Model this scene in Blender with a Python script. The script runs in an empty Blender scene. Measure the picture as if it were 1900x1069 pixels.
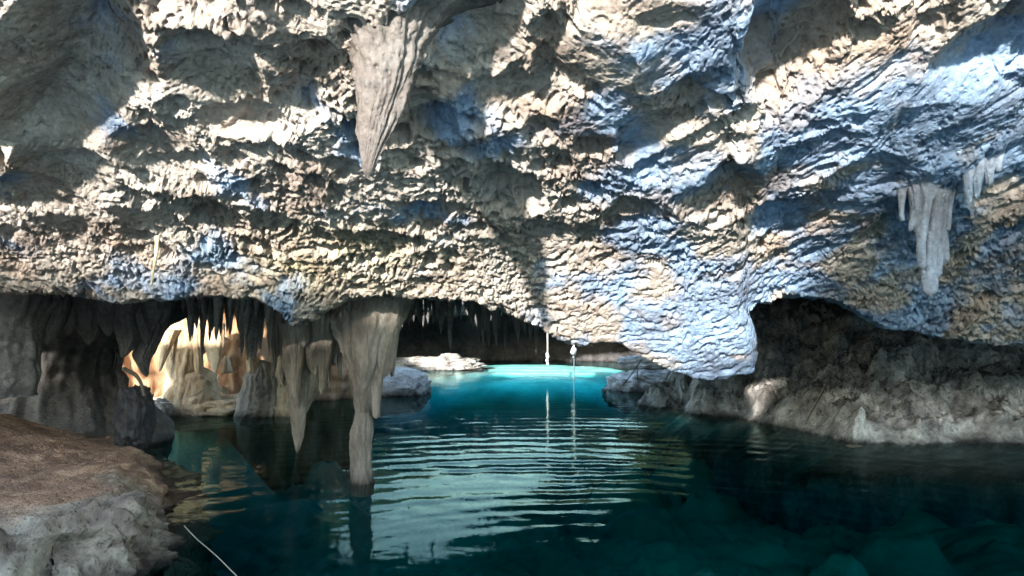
import bpy, math, random
import numpy as np
from mathutils import Vector, Matrix

# ------------------------------------------------------------------ camera, sky, sun, exposure
SC = bpy.context.scene
F = 1284.0                                   # focal length in photo pixels (1900 wide)
CAMH = 1.2                                   # camera height above the water
PITCH = math.atan((600 - 534.5) / F)
cam_d = bpy.data.cameras.new('camera')
cam = bpy.data.objects.new('camera', cam_d)
SC.collection.objects.link(cam)
cam.location = (0, 0, CAMH)
cam.rotation_euler = (math.radians(90) + PITCH, 0, 0)
cam_d.sensor_width = 36.0
cam_d.lens = 36.0 * F / 1900
cam_d.clip_start = 0.02
cam_d.clip_end = 500
SC.camera = cam

SUN_EL, SUN_AZ = math.radians(13), math.radians(18)     # azimuth measured from straight behind towards the left
to_sun = Vector((-math.cos(SUN_EL) * math.sin(SUN_AZ), -math.cos(SUN_EL) * math.cos(SUN_AZ), math.sin(SUN_EL)))
world = bpy.data.worlds.new('World')
SC.world = world
world.use_nodes = True
wn = world.node_tree
bg = wn.nodes['Background']
sky = wn.nodes.new('ShaderNodeTexSky')
sky.sky_type = 'NISHITA'
sky.sun_disc = False
sky.dust_density = 0.8
sky.air_density = 1.5
sky.ozone_density = 2.0
sky.sun_elevation = SUN_EL
sky.sun_rotation = math.atan2(to_sun.x, to_sun.y)
wn.links.new(sky.outputs[0], bg.inputs[0])
bg.inputs[1].default_value = 0.15
sun_d = bpy.data.lights.new('sun', 'SUN')
sun_d.energy = 2.0
sun_d.angle = math.radians(1.5)
sun_d.color = (1.0, 0.90, 0.78)
sun = bpy.data.objects.new('sun', sun_d)
SC.collection.objects.link(sun)
sun.rotation_euler = (-to_sun).to_track_quat('-Z', 'Y').to_euler()

SC.view_settings.view_transform = 'Standard'
SC.view_settings.look = 'None'
SC.view_settings.gamma = 1.0
SC.view_settings.exposure = 3.1
SC.render.engine = 'CYCLES'
SC.cycles.use_denoising = True
SC.cycles.max_bounces = 6
SC.cycles.diffuse_bounces = 3
SC.cycles.glossy_bounces = 3
SC.cycles.adaptive_threshold = 0.04
SC.cycles.transparent_max_bounces = 12
SC.cycles.sample_clamp_indirect = 6.0
SC.cycles.caustics_reflective = True

# ------------------------------------------------------------------ numpy noise
def _hash(ix, iy, iz, seed):
    h = (ix.astype(np.int64) * 73856093) ^ (iy.astype(np.int64) * 19349663) ^ (iz.astype(np.int64) * 83492791) ^ (seed * 2654435761 & 0x7fffffff)
    h = (h ^ (h >> 13)) * 1274126177 & 0xffffffff
    h = (h ^ (h >> 16)) * 2246822519 & 0xffffffff
    return (h ^ (h >> 15)) & 0xffffffff

_G = np.random.RandomState(5).normal(size=(256, 3)).astype(np.float32)
_G /= np.linalg.norm(_G, axis=1, keepdims=True)

def perlin(x, y, z=None, seed=0):
    x = np.asarray(x, np.float32); y = np.asarray(y, np.float32)
    z = np.zeros_like(x) if z is None else np.asarray(z, np.float32)
    fx, fy, fz = np.floor(x), np.floor(y), np.floor(z)
    ix, iy, iz = fx.astype(np.int32), fy.astype(np.int32), fz.astype(np.int32)
    x = x - fx; y = y - fy; z = z - fz
    u = x * x * x * (x * (x * 6 - 15) + 10); v = y * y * y * (y * (y * 6 - 15) + 10); w = z * z * z * (z * (z * 6 - 15) + 10)
    out = 0
    for a in (0, 1):
        for b in (0, 1):
            for c in (0, 1):
                g = _G[_hash(ix + a, iy + b, iz + c, seed) & 255]
                wt = (u if a else 1 - u) * (v if b else 1 - v) * (w if c else 1 - w)
                out = out + wt * (g[..., 0] * (x - a) + g[..., 1] * (y - b) + g[..., 2] * (z - c))
    return out * 1.6

def fbm(x, y, z=None, octaves=4, seed=0, gain=0.5, ridged=False):
    s, a, tot = 0, 1.0, 0
    z = np.zeros_like(np.asarray(x, np.float32)) if z is None else z
    for o in range(octaves):
        f = 2.03 ** o
        n = perlin(x * f, y * f, z * f, seed + o * 7)
        if ridged:
            n = 1 - 2 * np.abs(n)
        s = s + a * n; tot += a; a *= gain
    return s / tot

def worley(x, y, seed=0, jitter=0.9):
    x = np.asarray(x, np.float32); y = np.asarray(y, np.float32)
    ix, iy = np.floor(x).astype(np.int32), np.floor(y).astype(np.int32)
    f1 = np.full(x.shape, 9.0, np.float32); f2 = f1.copy(); rid = np.zeros_like(f1)
    zz = np.zeros_like(ix)
    for a in (-1, 0, 1):
        for b in (-1, 0, 1):
            h = _hash(ix + a, iy + b, zz, seed)
            px = ix + a + 0.5 + jitter * ((h & 1023) / 1023.0 - 0.5)
            py = iy + b + 0.5 + jitter * (((h >> 10) & 1023) / 1023.0 - 0.5)
            r = ((h >> 20) & 1023) / 1023.0
            d = np.hypot(px - x, py - y).astype(np.float32)
            m = d < f1
            f2 = np.where(m, f1, np.minimum(f2, d))
            rid = np.where(m, r, rid)
            f1 = np.where(m, d, f1)
    return f1, f2, rid.astype(np.float32)

def sstep(a, b, x):
    t = np.clip((x - a) / (b - a), 0, 1)
    return t * t * (3 - 2 * t)

def interp(x, pts):
    return np.interp(x, [p[0] for p in pts], [p[1] for p in pts])

# ------------------------------------------------------------------ pixel -> place
cp, sp = math.cos(PITCH), math.sin(PITCH)
def at(px, py, D):
    """point at depth D (metres along world y) that the camera sees at photo pixel px, py"""
    xc = (np.asarray(px, float) - 950) / F
    yc = (534.5 - np.asarray(py, float)) / F
    vy = cp - yc * sp
    vz = sp + yc * cp
    return np.stack(np.broadcast_arrays(D * xc / vy, D + 0 * xc, CAMH + D * vz / vy), -1)
def V(px, py, D):
    return Vector(at(px, py, D).tolist())
def on_water(px, py):
    yc = (534.5 - py) / F
    D = -CAMH * (cp - yc * sp) / (sp + yc * cp)
    return V(px, py, D)

# ------------------------------------------------------------------ materials
def ramp(nt, fac, stops):
    r = nt.nodes.new('ShaderNodeValToRGB')
    e = r.color_ramp.elements
    while len(e) < len(stops): e.new(0.5)
    for i, (p, c) in enumerate(stops):
        e[i].position = p; e[i].color = (*c, 1)
    nt.links.new(fac, r.inputs[0])
    return r.outputs[0]
def noise(nt, vec, scale, detail=6, rough=0.6, dist=0.0):
    n = nt.nodes.new('ShaderNodeTexNoise')
    n.inputs['Scale'].default_value = scale; n.inputs['Detail'].default_value = detail
    n.inputs['Roughness'].default_value = rough; n.inputs['Distortion'].default_value = dist
    nt.links.new(vec, n.inputs['Vector'])
    return n.outputs[0]
def mixc(nt, fac, a, b, mode='MIX'):
    m = nt.nodes.new('ShaderNodeMix'); m.data_type = 'RGBA'; m.blend_type = mode
    for s, v in ((m.inputs[0], fac), (m.inputs[6], a), (m.inputs[7], b)):
        if isinstance(v, (int, float)): s.default_value = v
        elif isinstance(v, tuple): s.default_value = (*v, 1)
        else: nt.links.new(v, s)
    return m.outputs[2]
def mathn(nt, op, a, b=None, clamp=False):
    m = nt.nodes.new('ShaderNodeMath'); m.operation = op; m.use_clamp = clamp
    for s, v in zip(m.inputs, (a, b)):
        if v is None: continue
        if isinstance(v, (int, float)): s.default_value = v
        else: nt.links.new(v, s)
    return m.outputs[0]

def rock_mat(name, cols, scale=1.3, bump=0.6, bscale=30, pits=0.5, stain=None, stretch=1.0, rough=0.9, speck=0.35, attr=None, wet=True):
    """limestone: cols = list of (pos, colour) along a large noise, grain specks and pitted relief on top"""
    m = bpy.data.materials.new(name); m.use_nodes = True
    nt = m.node_tree; bs = nt.nodes['Principled BSDF']
    geo = nt.nodes.new('ShaderNodeNewGeometry')
    mp = nt.nodes.new('ShaderNodeMapping'); mp.inputs['Scale'].default_value = (1, 1, stretch)
    nt.links.new(geo.outputs['Position'], mp.inputs[0]); v = mp.outputs[0]
    big = noise(nt, v, scale, 5, 0.62, 0.0)
    c = ramp(nt, big, cols)
    fine = noise(nt, v, bscale * 0.8, 4, 0.7)
    c = mixc(nt, speck, c, ramp(nt, fine, [(0.3, (0.12, 0.10, 0.09)), (0.5, (0.5, 0.5, 0.5)), (0.7, (0.95, 0.95, 0.95))]), 'OVERLAY')
    if stain:
        s = ramp(nt, noise(nt, v, stain[1], 4, 0.6), [(stain[2], (0, 0, 0)), (stain[3], (1, 1, 1))])
        c = mixc(nt, s, c, stain[0])
    if attr:
        a = nt.nodes.new('ShaderNodeAttribute'); a.attribute_name = attr
        c = mixc(nt, 1.0, c, a.outputs['Color'], 'MULTIPLY')
    sx_ = nt.nodes.new('ShaderNodeSeparateXYZ'); nt.links.new(geo.outputs['Position'], sx_.inputs[0])
    if wet:
        wz = mathn(nt, 'ADD', sx_.outputs[2], mathn(nt, 'MULTIPLY', mathn(nt, 'SUBTRACT', big, 0.5), 0.12))
        c = mixc(nt, ramp(nt, mathn(nt, 'MULTIPLY', mathn(nt, 'ADD', wz, 0.5), 1.0), [(0.50, (0.10, 0.14, 0.12)), (0.535, (0.55, 0.55, 0.55)), (0.60, (1, 1, 1))]), (0, 0, 0), c)
    nt.links.new(c, bs.inputs['Base Color'])
    bs.inputs['Roughness'].default_value = rough
    bs.inputs['Specular IOR Level'].default_value = 0.25
    vo = nt.nodes.new('ShaderNodeTexVoronoi'); vo.inputs['Scale'].default_value = bscale * 0.9
    nt.links.new(v, vo.inputs['Vector'])
    pit = ramp(nt, vo.outputs['Distance'], [(0.0, (0, 0, 0)), (0.35, (1, 1, 1))])
    g1 = noise(nt, v, bscale, 5, 0.72)
    h = mathn(nt, 'ADD', g1, mathn(nt, 'MULTIPLY', pit, pits))
    b = nt.nodes.new('ShaderNodeBump'); b.inputs['Strength'].default_value = bump; b.inputs['Distance'].default_value = 0.02
    nt.links.new(h, b.inputs['Height']); nt.links.new(b.outputs[0], bs.inputs['Normal'])
    return m

def plain_mat(name, col, rough=0.7, var=0.25, scale=20, bump=0.2):
    m = bpy.data.materials.new(name); m.use_nodes = True
    nt = m.node_tree; bs = nt.nodes['Principled BSDF']
    tc = nt.nodes.new('ShaderNodeTexCoord')
    n = noise(nt, tc.outputs['Object'], scale, 6, 0.6)
    lo = tuple(x * (1 - var) for x in col); hi = tuple(min(1, x * (1 + var)) for x in col)
    nt.links.new(ramp(nt, n, [(0.3, lo), (0.7, hi)]), bs.inputs['Base Color'])
    bs.inputs['Roughness'].default_value = rough
    b = nt.nodes.new('ShaderNodeBump'); b.inputs['Strength'].default_value = bump; b.inputs['Distance'].default_value = 0.01
    nt.links.new(n, b.inputs['Height']); nt.links.new(b.outputs[0], bs.inputs['Normal'])
    return m

M = {}
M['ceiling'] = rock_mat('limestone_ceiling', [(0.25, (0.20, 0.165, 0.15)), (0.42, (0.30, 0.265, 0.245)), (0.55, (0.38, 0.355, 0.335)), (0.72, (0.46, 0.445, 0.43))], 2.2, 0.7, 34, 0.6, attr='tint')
M['wall'] = rock_mat('cave_wall_rock', [(0.3, (0.11, 0.10, 0.095)), (0.5, (0.18, 0.17, 0.165)), (0.7, (0.26, 0.25, 0.24))], 1.5, 0.5, 22, 0.3)
M['dripstone'] = rock_mat('dripstone', [(0.3, (0.12, 0.10, 0.085)), (0.5, (0.23, 0.205, 0.18)), (0.7, (0.34, 0.32, 0.29))], 3.0, 0.6, 40, 0.3, stretch=0.35)
M['brown_drip'] = rock_mat('brown_dripstone', [(0.3, (0.28, 0.19, 0.12)), (0.5, (0.44, 0.34, 0.23)), (0.7, (0.58, 0.49, 0.36))], 3.5, 0.6, 40, 0.3, stretch=0.4)
M['grey_drip'] = rock_mat('grey_dripstone', [(0.3, (0.16, 0.155, 0.15)), (0.5, (0.24, 0.235, 0.23)), (0.7, (0.32, 0.315, 0.31))], 4.0, 0.6, 40, 0.5)
M['flow'] = rock_mat('brown_flowstone', [(0.3, (0.20, 0.11, 0.06)), (0.5, (0.32, 0.20, 0.12)), (0.7, (0.44, 0.31, 0.20))], 3.5, 0.6, 40, 0.3, stretch=0.4)
M['pale_drip'] = rock_mat('pale_dripstone', [(0.3, (0.34, 0.30, 0.28)), (0.5, (0.33, 0.32, 0.32)), (0.7, (0.40, 0.41, 0.44))], 4.0, 0.6, 40, 0.4, stretch=0.4)
M['bank'] = rock_mat('bank_sand', [(0.3, (0.13, 0.08, 0.06)), (0.5, (0.27, 0.165, 0.115)), (0.7, (0.44, 0.29, 0.20))], 4.5, 0.9, 38, 0.8, attr='tint')
M['rough'] = rock_mat('rough_coral_rock', [(0.3, (0.12, 0.117, 0.117)), (0.48, (0.30, 0.295, 0.295)), (0.66, (0.56, 0.555, 0.555))], 3.5, 0.9, 26, 0.8)
M['bed'] = rock_mat('lake_bed', [(0.35, (0.15, 0.16, 0.15)), (0.65, (0.22, 0.23, 0.22))], 1.1, 0.5, 14, 0.3, attr='tint', speck=0.12, wet=False)
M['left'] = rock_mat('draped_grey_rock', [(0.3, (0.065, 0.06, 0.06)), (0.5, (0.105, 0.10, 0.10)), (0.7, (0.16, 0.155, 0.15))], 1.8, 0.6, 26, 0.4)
M['ceiling_drip'] = rock_mat('ceiling_dripstone', [(0.3, (0.14, 0.12, 0.11)), (0.5, (0.24, 0.24, 0.25)), (0.7, (0.30, 0.33, 0.38))], 4.0, 0.7, 45, 0.5, stretch=0.5)
M['cone'] = rock_mat('smooth_grey_dripstone', [(0.3, (0.10, 0.095, 0.09)), (0.5, (0.145, 0.14, 0.135)), (0.7, (0.20, 0.195, 0.19))], 2.5, 0.6, 40, 0.4, speck=0.18)
M['outside'] = rock_mat('outside_and_added_shelf_limestone', [(0.3, (0.35, 0.30, 0.22)), (0.5, (0.55, 0.50, 0.40)), (0.7, (0.68, 0.62, 0.52))], 0.8, 0.5, 8, 0.3)
M['rope'] = plain_mat('white_rope', (0.62, 0.62, 0.60), 0.8, 0.1, 60)
M['root'] = plain_mat('pale_root', (0.62, 0.52, 0.38), 0.8, 0.3, 60)
M['wire'] = plain_mat('dull_line', (0.26, 0.23, 0.19), 0.6, 0.2, 50)
M['stick'] = plain_mat('dark_stick', (0.10, 0.09, 0.07), 0.8, 0.3, 40)

# ------------------------------------------------------------------ mesh helpers
COL = SC.collection
def mesh_obj(name, verts, faces, mat, origin=None, parent=None, smooth=True, tint=None):
    verts = np.asarray(verts, np.float32).reshape(-1, 3)
    if origin is not None:
        verts = verts - np.asarray(origin, np.float32)
    faces = np.asarray(faces, np.int32)
    me = bpy.data.meshes.new(name)
    n = len(faces)
    me.vertices.add(len(verts)); me.vertices.foreach_set('co', verts.ravel())
    k = faces.shape[1]
    me.loops.add(n * k); me.loops.foreach_set('vertex_index', faces.ravel())
    me.polygons.add(n); me.polygons.foreach_set('loop_start', np.arange(0, n * k, k, dtype=np.int32))
    me.update(calc_edges=True)
    if smooth: me.polygons.foreach_set('use_smooth', np.ones(n, bool))
    if tint is not None:
        at_ = me.attributes.new('tint', 'FLOAT_COLOR', 'POINT')
        t = np.ones((len(verts), 4), np.float32); t[:, :3] = tint.reshape(-1, 3)
        at_.data.foreach_set('color', t.ravel())
    me.materials.append(mat)
    me.validate()
    o = bpy.data.objects.new(name, me)
    COL.objects.link(o)
    if origin is not None: o.location = origin
    if parent is not None:
        o.parent = parent
        o.location = Vector(o.location) - Vector(parent.location)
    return o
def grid_faces(nr, nc, wrap=False, flip=False, keep=None):
    r = np.arange(nr - 1)[:, None]; c = np.arange(nc if wrap else nc - 1)[None, :]
    a = r * nc + c; b = r * nc + (c + 1) % nc; d = (r + 1) * nc + c; e = (r + 1) * nc + (c + 1) % nc
    f = np.stack([a, d, e, b] if flip else [a, b, e, d], -1)
    if keep is not None: return f[keep]
    return f.reshape(-1, 4)
def grid_normals(P):
    du = np.gradient(P, axis=1); dv = np.gradient(P, axis=0)
    n = np.cross(du, dv)
    return n / (np.linalg.norm(n, axis=-1, keepdims=True) + 1e-9)
def tag(o, label=None, cat=None, group=None, kind=None):
    if label: o['label'] = label
    if cat: o['category'] = cat
    if group: o['group'] = group
    if kind: o['kind'] = kind
    return o
def empty(name, loc):
    e = bpy.data.objects.new(name, None); e.empty_display_size = 0.1
    e.location = loc; COL.objects.link(e)
    return e

def drip(name, top, bottom, r_top, r_bot, mat, parent=None, seed=0, prof=None, ell=1.0, flute=0.22, nth=36, nz=60, bend=0.0, knob=0.06, tip=True, flare=0.0, tint=None):
    """a dripstone body between two points: vertical flutes, lumps, an uneven outline"""
    top = np.array(top, float); bottom = np.array(bottom, float)
    t = np.linspace(0, 1, nz)[:, None]; th = np.linspace(0, 2 * np.pi, nth, endpoint=False)[None, :]
    L = np.linalg.norm(top - bottom)
    r = interp(t, prof) if prof else r_top + (r_bot - r_top) * t ** 0.8
    cx, sx = np.cos(th), np.sin(th)
    wt = th + 0.25 * perlin(t * L * 3 + seed, th * 0.8, seed=seed)
    cw, sw = np.cos(wt), np.sin(wt)
    n1 = fbm(cw * 1.6 + seed * 3.1, sw * 1.6, t * L * 1.3, 4, seed)
    n2 = fbm(cw * 4.2 + seed, sw * 4.2, t * L * 1.2 + 7, 4, seed + 3, 0.6, ridged=True)
    n3 = fbm(cw * 2 + seed, sw * 2, t * L * 9, 4, seed + 9)
    n4 = fbm(cw * 9 + seed, sw * 9, t * L * 3.0 + 3, 3, seed + 13, ridged=True)
    fl = 1 + 2.2 * flare * np.exp(-t * L / 0.05)
    rr = r * fl * (1 + flute * 1.2 * n1 + flute * 1.1 * n2 + flute * 0.6 * n4) + knob * n3 * np.minimum(r, 0.15) * 1.5
    if tip: rr = rr * np.clip((1 - t) * nz / 3, 0, 1) ** 0.6
    ctr = top[None, None] * (1 - t[..., None]) + bottom[None, None] * t[..., None]
    off = perlin(t * 2.3 * max(L, 0.4) + seed * 1.7, t * 0 + seed, seed=seed) * bend
    X = ctr[..., 0] + rr * cx + off
    Y = ctr[..., 1] + rr * sx * ell
    Z = ctr[..., 2] + 0 * X
    P = np.stack([X, Y, Z], -1)
    faces = grid_faces(nz, nth, wrap=True, flip=True)
    return mesh_obj(name, P, faces, mat, origin=top, parent=parent, tint=None if tint is None else np.ones(P.shape) * np.array(tint))

def tube(name, pts, r, mat, parent=None, n=8, sub=6, taper=1.0, seed=0, wob=0.0, origin=None):
    pts = [Vector(p) for p in pts]
    P = []
    for i in range(len(pts) - 1):
        p0 = pts[max(i - 1, 0)]; p1 = pts[i]; p2 = pts[i + 1]; p3 = pts[min(i + 2, len(pts) - 1)]
        for j in range(sub):
            t = j / sub
            P.append(0.5 * ((2 * p1) + (p2 - p0) * t + (2 * p0 - 5 * p1 + 4 * p2 - p3) * t * t + (3 * p1 - p0 - 3 * p2 + p3) * t ** 3))
    P.append(pts[-1])
    rng = random.Random(seed)
    vs = []
    for i, p in enumerate(P):
        d = (P[min(i + 1, len(P) - 1)] - P[max(i - 1, 0)]).normalized()
        a = d.orthogonal().normalized() if abs(d.z) > 0.9 else d.cross(Vector((0, 0, 1))).normalized()
        b = d.cross(a)
        rr = r * (1 + (taper - 1) * i / (len(P) - 1)) * (1 + wob * rng.uniform(-1, 1))
        for k in range(n):
            q = 2 * math.pi * k / n
            vs.append(p + a * math.cos(q) * rr + b * math.sin(q) * rr)
    return mesh_obj(name, [tuple(v) for v in vs], grid_faces(len(P), n, wrap=True), mat, origin=origin if origin is not None else tuple(pts[0]), parent=parent)

def lump(name, c, size, mat, seed=0, rough=0.3, nu=90, nv=60, freq=2.2, parent=None, box=0.7):
    """a boulder: displaced ellipsoid"""
    u = np.linspace(0, 2 * np.pi, nu, endpoint=False)[None, :]; v = np.linspace(0.001, np.pi - 0.001, nv)[:, None]
    pw = lambda a: np.sign(a) * np.abs(a) ** box
    x = pw(np.cos(u)) * pw(np.sin(v)); y = pw(np.sin(u)) * pw(np.sin(v)); z = pw(np.cos(v)) + 0 * u
    n = fbm(x * freq + seed, y * freq, z * freq, 5, seed, 0.55) + 0.5 * fbm(x * freq * 2, y * freq * 2 + seed, z * freq * 2, 3, seed + 4, ridged=True)
    k = 1 + rough * n + 0.10 * fbm(x * freq * 4, y * freq * 4, z * freq * 4 + seed, 4, seed + 6, 0.6)
    P = np.stack([x * k * size[0] + c[0], y * k * size[1] + c[1], z * k * size[2] + c[2]], -1)
    return mesh_obj(name, P, grid_faces(nv, nu, wrap=True, flip=True), mat, origin=c, parent=parent)

# ------------------------------------------------------------------ the overhanging ceiling
LIP = [(-1200, 560), (-300, 545), (0, 542), (120, 548), (220, 560), (300, 560), (380, 548), (470, 555), (520, 580), (545, 604), (565, 600), (600, 575), (640, 556),
       (740, 551), (880, 560), (930, 580), (1000, 605), (1038, 634), (1062, 640), (1085, 639), (1112, 629), (1150, 629), (1180, 648), (1250, 688), (1300, 703),
       (1345, 700), (1372, 688), (1384, 640), (1390, 585), (1410, 566), (1450, 556), (1500, 555), (1560, 563), (1600, 585), (1640, 608), (1700, 612), (1760, 632), (1850, 640), (1900, 640), (3000, 660)]
DLIP = [(-700, 4.6), (0, 4.7), (400, 4.7), (550, 4.62), (700, 4.7), (1000, 4.9), (1200, 4.85), (1370, 4.8), (1440, 5.1), (1900, 5.2), (3000, 5.0)]

# cx, cy, rx, ry, rotation in degrees, height towards the viewer (m), smoothness of the surface there
FEATURES = [
    (30, 60, 100, 200, 25, 0.30, 1.0), (140, 110, 130, 140, 0, -0.60, 0.9), (110, 220, 120, 70, 0, -0.12, 0.8),
    (400, 150, 130, 55, 5, -0.10, 0.85), (360, 225, 80, 28, 0, -0.10, 0.5), (300, 60, 120, 40, 10, 0.10, 0.0), (520, 60, 70, 35, 0, -0.07, 0.8),
    (560, 150, 90, 45, 20, 0.10, 0.0), (700, 40, 120, 60, 0, 0.16, 0.5), (860, 50, 120, 60, 0, -0.55, 0.5), (940, 185, 120, 36, -12, -0.36, 0.5), (795, 232, 50, 36, 0, -0.40, 0.4),
    (850, 210, 60, 30, 40, 0.08, 0.0), (1130, 90, 75, 60, 0, 0.14, 0.6), (985, 265, 48, 70, 10, 0.13, 0.6), (1000, 238, 36, 24, 20, -0.34, 0.3),
    (1230, 60, 190, 100, -12, 0.18, 0.9), (1330, 140, 40, 40, 0, 0.10, 0.9), (1470, 70, 85, 120, 35, -0.62, 0.2), (1130, 210, 120, 40, -14, 0.05, 0.8), (1250, 260, 120, 60, -20, 0.10, 0.1),
    (1640, 130, 220, 60, -28, 0.05, 0.5), (1640, 260, 260, 120, -8, 0.30, 0.75), (1480, 300, 110, 75, 0, 0.14, 0.6), (1800, 240, 130, 110, 0, 0.14, 0.8),
    (1365, 330, 44, 28, 0, -0.40, 0.2), (1280, 300, 60, 50, -30, 0.06, 0.6), (1520, 370, 60, 25, 0, -0.12, 0.2), (1720, 25, 60, 50, -30, -0.12, 0.2), (1880, 330, 90, 60, -20, -0.20, 0.3),
    (330, 320, 170, 50, 5, 0.06, 0.0), (110, 285, 110, 24, 0, 0.10, 0.1), (110, 345, 110, 30, 5, -0.09, 0.6), (150, 430, 140, 32, -5, -0.05, 0.5),
    (1200, 600, 230, 90, 25, 0.10, 0.6), (1340, 640, 70, 70, 0, 0.08, 0.8), (560, 570, 60, 40, 0, 0.06, 0.2), (1800, 600, 160, 40, 5, 0.05, 0.3), (1000, 420, 300, 40, -8, 0.04, 0.0),
    (640, 330, 80, 35, 10, -0.05, 0.0), (880, 390, 90, 28, -20, -0.05, 0.2), (1180, 420, 120, 30, -15, 0.05, 0.1), (420, 420, 80, 30, 10, -0.06, 0.1), (250, 500, 200, 18, 0, 0.05, 0.1),
]
def build_ceiling():
    dense = np.arange(-60, 1961, 1.75)
    left = -60 - np.cumsum(np.linspace(2.5, 28, 36))[::-1]
    right = 1960 + np.cumsum(np.linspace(2.5, 40, 48))
    U = np.concatenate([left, dense, right])
    nroll, nmain = 26, 330
    v = np.linspace(0, 1, nmain)
    extra = np.cumsum(np.linspace(3, 60, 48))
    lip = interp(U, LIP) + 2.0 * perlin(U * 0.05, U * 0 + 3) + 3.0 * perlin(U * 0.017, U * 0 + 8)
    dl = interp(U, DLIP) + 0.02 * perlin(U * 0.012, U * 0 + 1.5)
    Y = lip[None, :] + v[:, None] * (-60 - lip[None, :])
    Y = np.concatenate([Y, np.repeat((-60 - extra)[:, None], len(U), 1)], 0)
    X = np.repeat(U[None, :], Y.shape[0], 0)
    # the side of the hanging nose leans out at the bottom
    lean = np.exp(-((X - 1384) / 26.0) ** 2) * np.clip(Y - 572, 0, 130) * 0.24
    Xp = X + lean
    k = 0.55
    e = (600 - Y) / F; el = (600 - lip[None, :]) / F
    te = np.linspace(-0.2, 2.2, 2400)
    tk = 0.40 + 0.45 * sstep(0.14, 0.03, te)
    lg = -np.cumsum(1 / (te + tk)) * (te[1] - te[0])
    D = dl[None, :] * np.exp(np.interp(e, te, lg) - np.interp(0.035, te, lg))
    P = at(Xp, Y, D)
    s = np.linspace(1, 0, nroll, endpoint=False)[:, None]
    base = P[0]
    RX = base[None, :, 0] * (1 + 0.1 * s); RY = base[None, :, 1] + 0.9 * s
    RZ = base[None, :, 2] + (1.78 - base[None, :, 2]) * s ** 2.2 - 0.02 * np.sin(s * np.pi)
    P = np.concatenate([np.stack([RX, RY, RZ], -1), P], 0)
    Y = np.concatenate([np.repeat(lip[None, :], nroll, 0), Y], 0); X = np.concatenate([np.repeat(U[None, :], nroll, 0), X], 0)
    N = grid_normals(P)
    # the normal should face down / the viewer
    flipm = (N[..., 1] * P[..., 1] + N[..., 2] * (P[..., 2] - CAMH)) > 0
    if flipm[nroll + 50:].mean() > 0.5: N = -N
    smooth = np.zeros_like(X); feat = np.zeros_like(X)
    wx = X + 22 * fbm(X * 0.012, Y * 0.012, octaves=3, seed=71); wy = Y + 14 * fbm(X * 0.012 + 9, Y * 0.014, octaves=3, seed=72)
    for (cx, cy, rx, ry, rot, amp, sm) in FEATURES:
        a = math.radians(rot)
        dx, dy = wx - cx, wy - cy
        u_ = (dx * math.cos(a) + dy * math.sin(a)) / rx; v_ = (-dx * math.sin(a) + dy * math.cos(a)) / ry
        r2 = u_ * u_ + v_ * v_
        w = np.clip(1 - r2 / 1.44, 0, 1)
        feat += amp * w ** (0.8 if amp > 0 else 1.1)
        smooth = np.maximum(smooth, sm * sstep(0, 0.5, w))
    x, d, z = P[..., 0], P[..., 1], P[..., 2]
    a_ = x; b_ = 0.8 * z - 0.6 * d
    diag = sstep(0.0, 2.5, x) * 0.35
    ca, cb = a_ * np.cos(diag) + b_ * np.sin(diag), -a_ * np.sin(diag) + b_ * np.cos(diag)
    w1 = 0.16 * fbm(x * 2.2, d * 2.2, z * 2.2, 3, 11); w2 = 0.16 * fbm(x * 2.2 + 5, d * 2.2, z * 2.2, 3, 12)
    ca = ca + w1; cb = cb + w2
    rug = 1 - smooth
    near_lip = sstep(330, 510, Y) * (Y > 300)
    b1, b2, rid = worley(ca * 2.6, cb * 2.6, 1)
    m1, m2, rid2 = worley(ca * 6.5 + w2 * 3, cb * 6.2, 2)
    s1, s2, rid3 = worley(ca * 17 + w1 * 7, cb * 16, 3)
    t1, t2, tid = worley(ca * 44 + w2 * 14, cb * 40, 4)
    fb = fbm(x * 1.0, d * 1.0, z * 1.0, 4, 21)
    mid = fbm(x * 5, d * 5, z * 5, 4, 25, 0.55) * (1 - 0.6 * near_lip)
    fine = fbm(x * 21, d * 19, z * 19, 4, 31, 0.6)
    rdg = fbm(x * 9, d * 9, z * 9, 4, 33, 0.6, ridged=True) * (1 - 0.5 * near_lip)
    # domed hollows eaten into the rock, with ragged rims between them
    hb = np.clip(1 - (b1 / 0.62) ** 2, 0, 1) * sstep(0.25, 0.6, rid) * (1 - 0.85 * near_lip) * (1 - 0.7 * smooth)
    hm = np.clip(1 - (m1 / 0.60) ** 2, 0, 1) * sstep(0.2, 0.55, rid2) * (1 - 0.6 * hb) * (1 - 0.8 * near_lip) * rug
    hs = np.clip(1 - (s1 / 0.58) ** 2, 0, 1) * sstep(0.2, 0.6, rid3) * (1 - 0.75 * hm) * (1 - 0.75 * hb) * (0.25 + 0.75 * rug)
    ht = np.clip(1 - (t1 / 0.55) ** 2, 0, 1) * (1 - 0.8 * hm) * (1 - 0.8 * hb) * (1 - 0.5 * hs) * (0.3 + 0.7 * rug)
    rimz = (1 - hb) * (1 - hm)
    reg = 0.30 + 0.95 * sstep(-0.30, 0.25, fbm(x * 1.3 + 31, d * 1.3, z * 1.3, 3, 47))
    # sponge-like solution holes of many sizes with steep walls
    rg = np.maximum(reg, 0.9 * near_lip)
    jag = 0.05 * rdg + 0.04 * fine
    def holes(f, rid_, lo, hi, keepf):
        rad = lo + (hi - lo) * ((rid_ * 7.3) % 1.0)
        return sstep(rad, rad * 0.62, f + jag) * (rid_ > keepf)
    pit0 = holes(m1, rid2, 0.18, 0.46, 0.45) * rug * (1 - 0.6 * hb) * rg * (1 - 0.5 * near_lip)
    pit = holes(s1, rid3, 0.16, 0.46, 0.30) * (0.35 + 0.65 * rug) * (1 - 0.6 * hb) * rg
    pit2 = holes(t1, tid, 0.18, 0.46, 0.35) * (0.4 + 0.6 * rug) * (1 - 0.5 * hb) * rg
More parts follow.
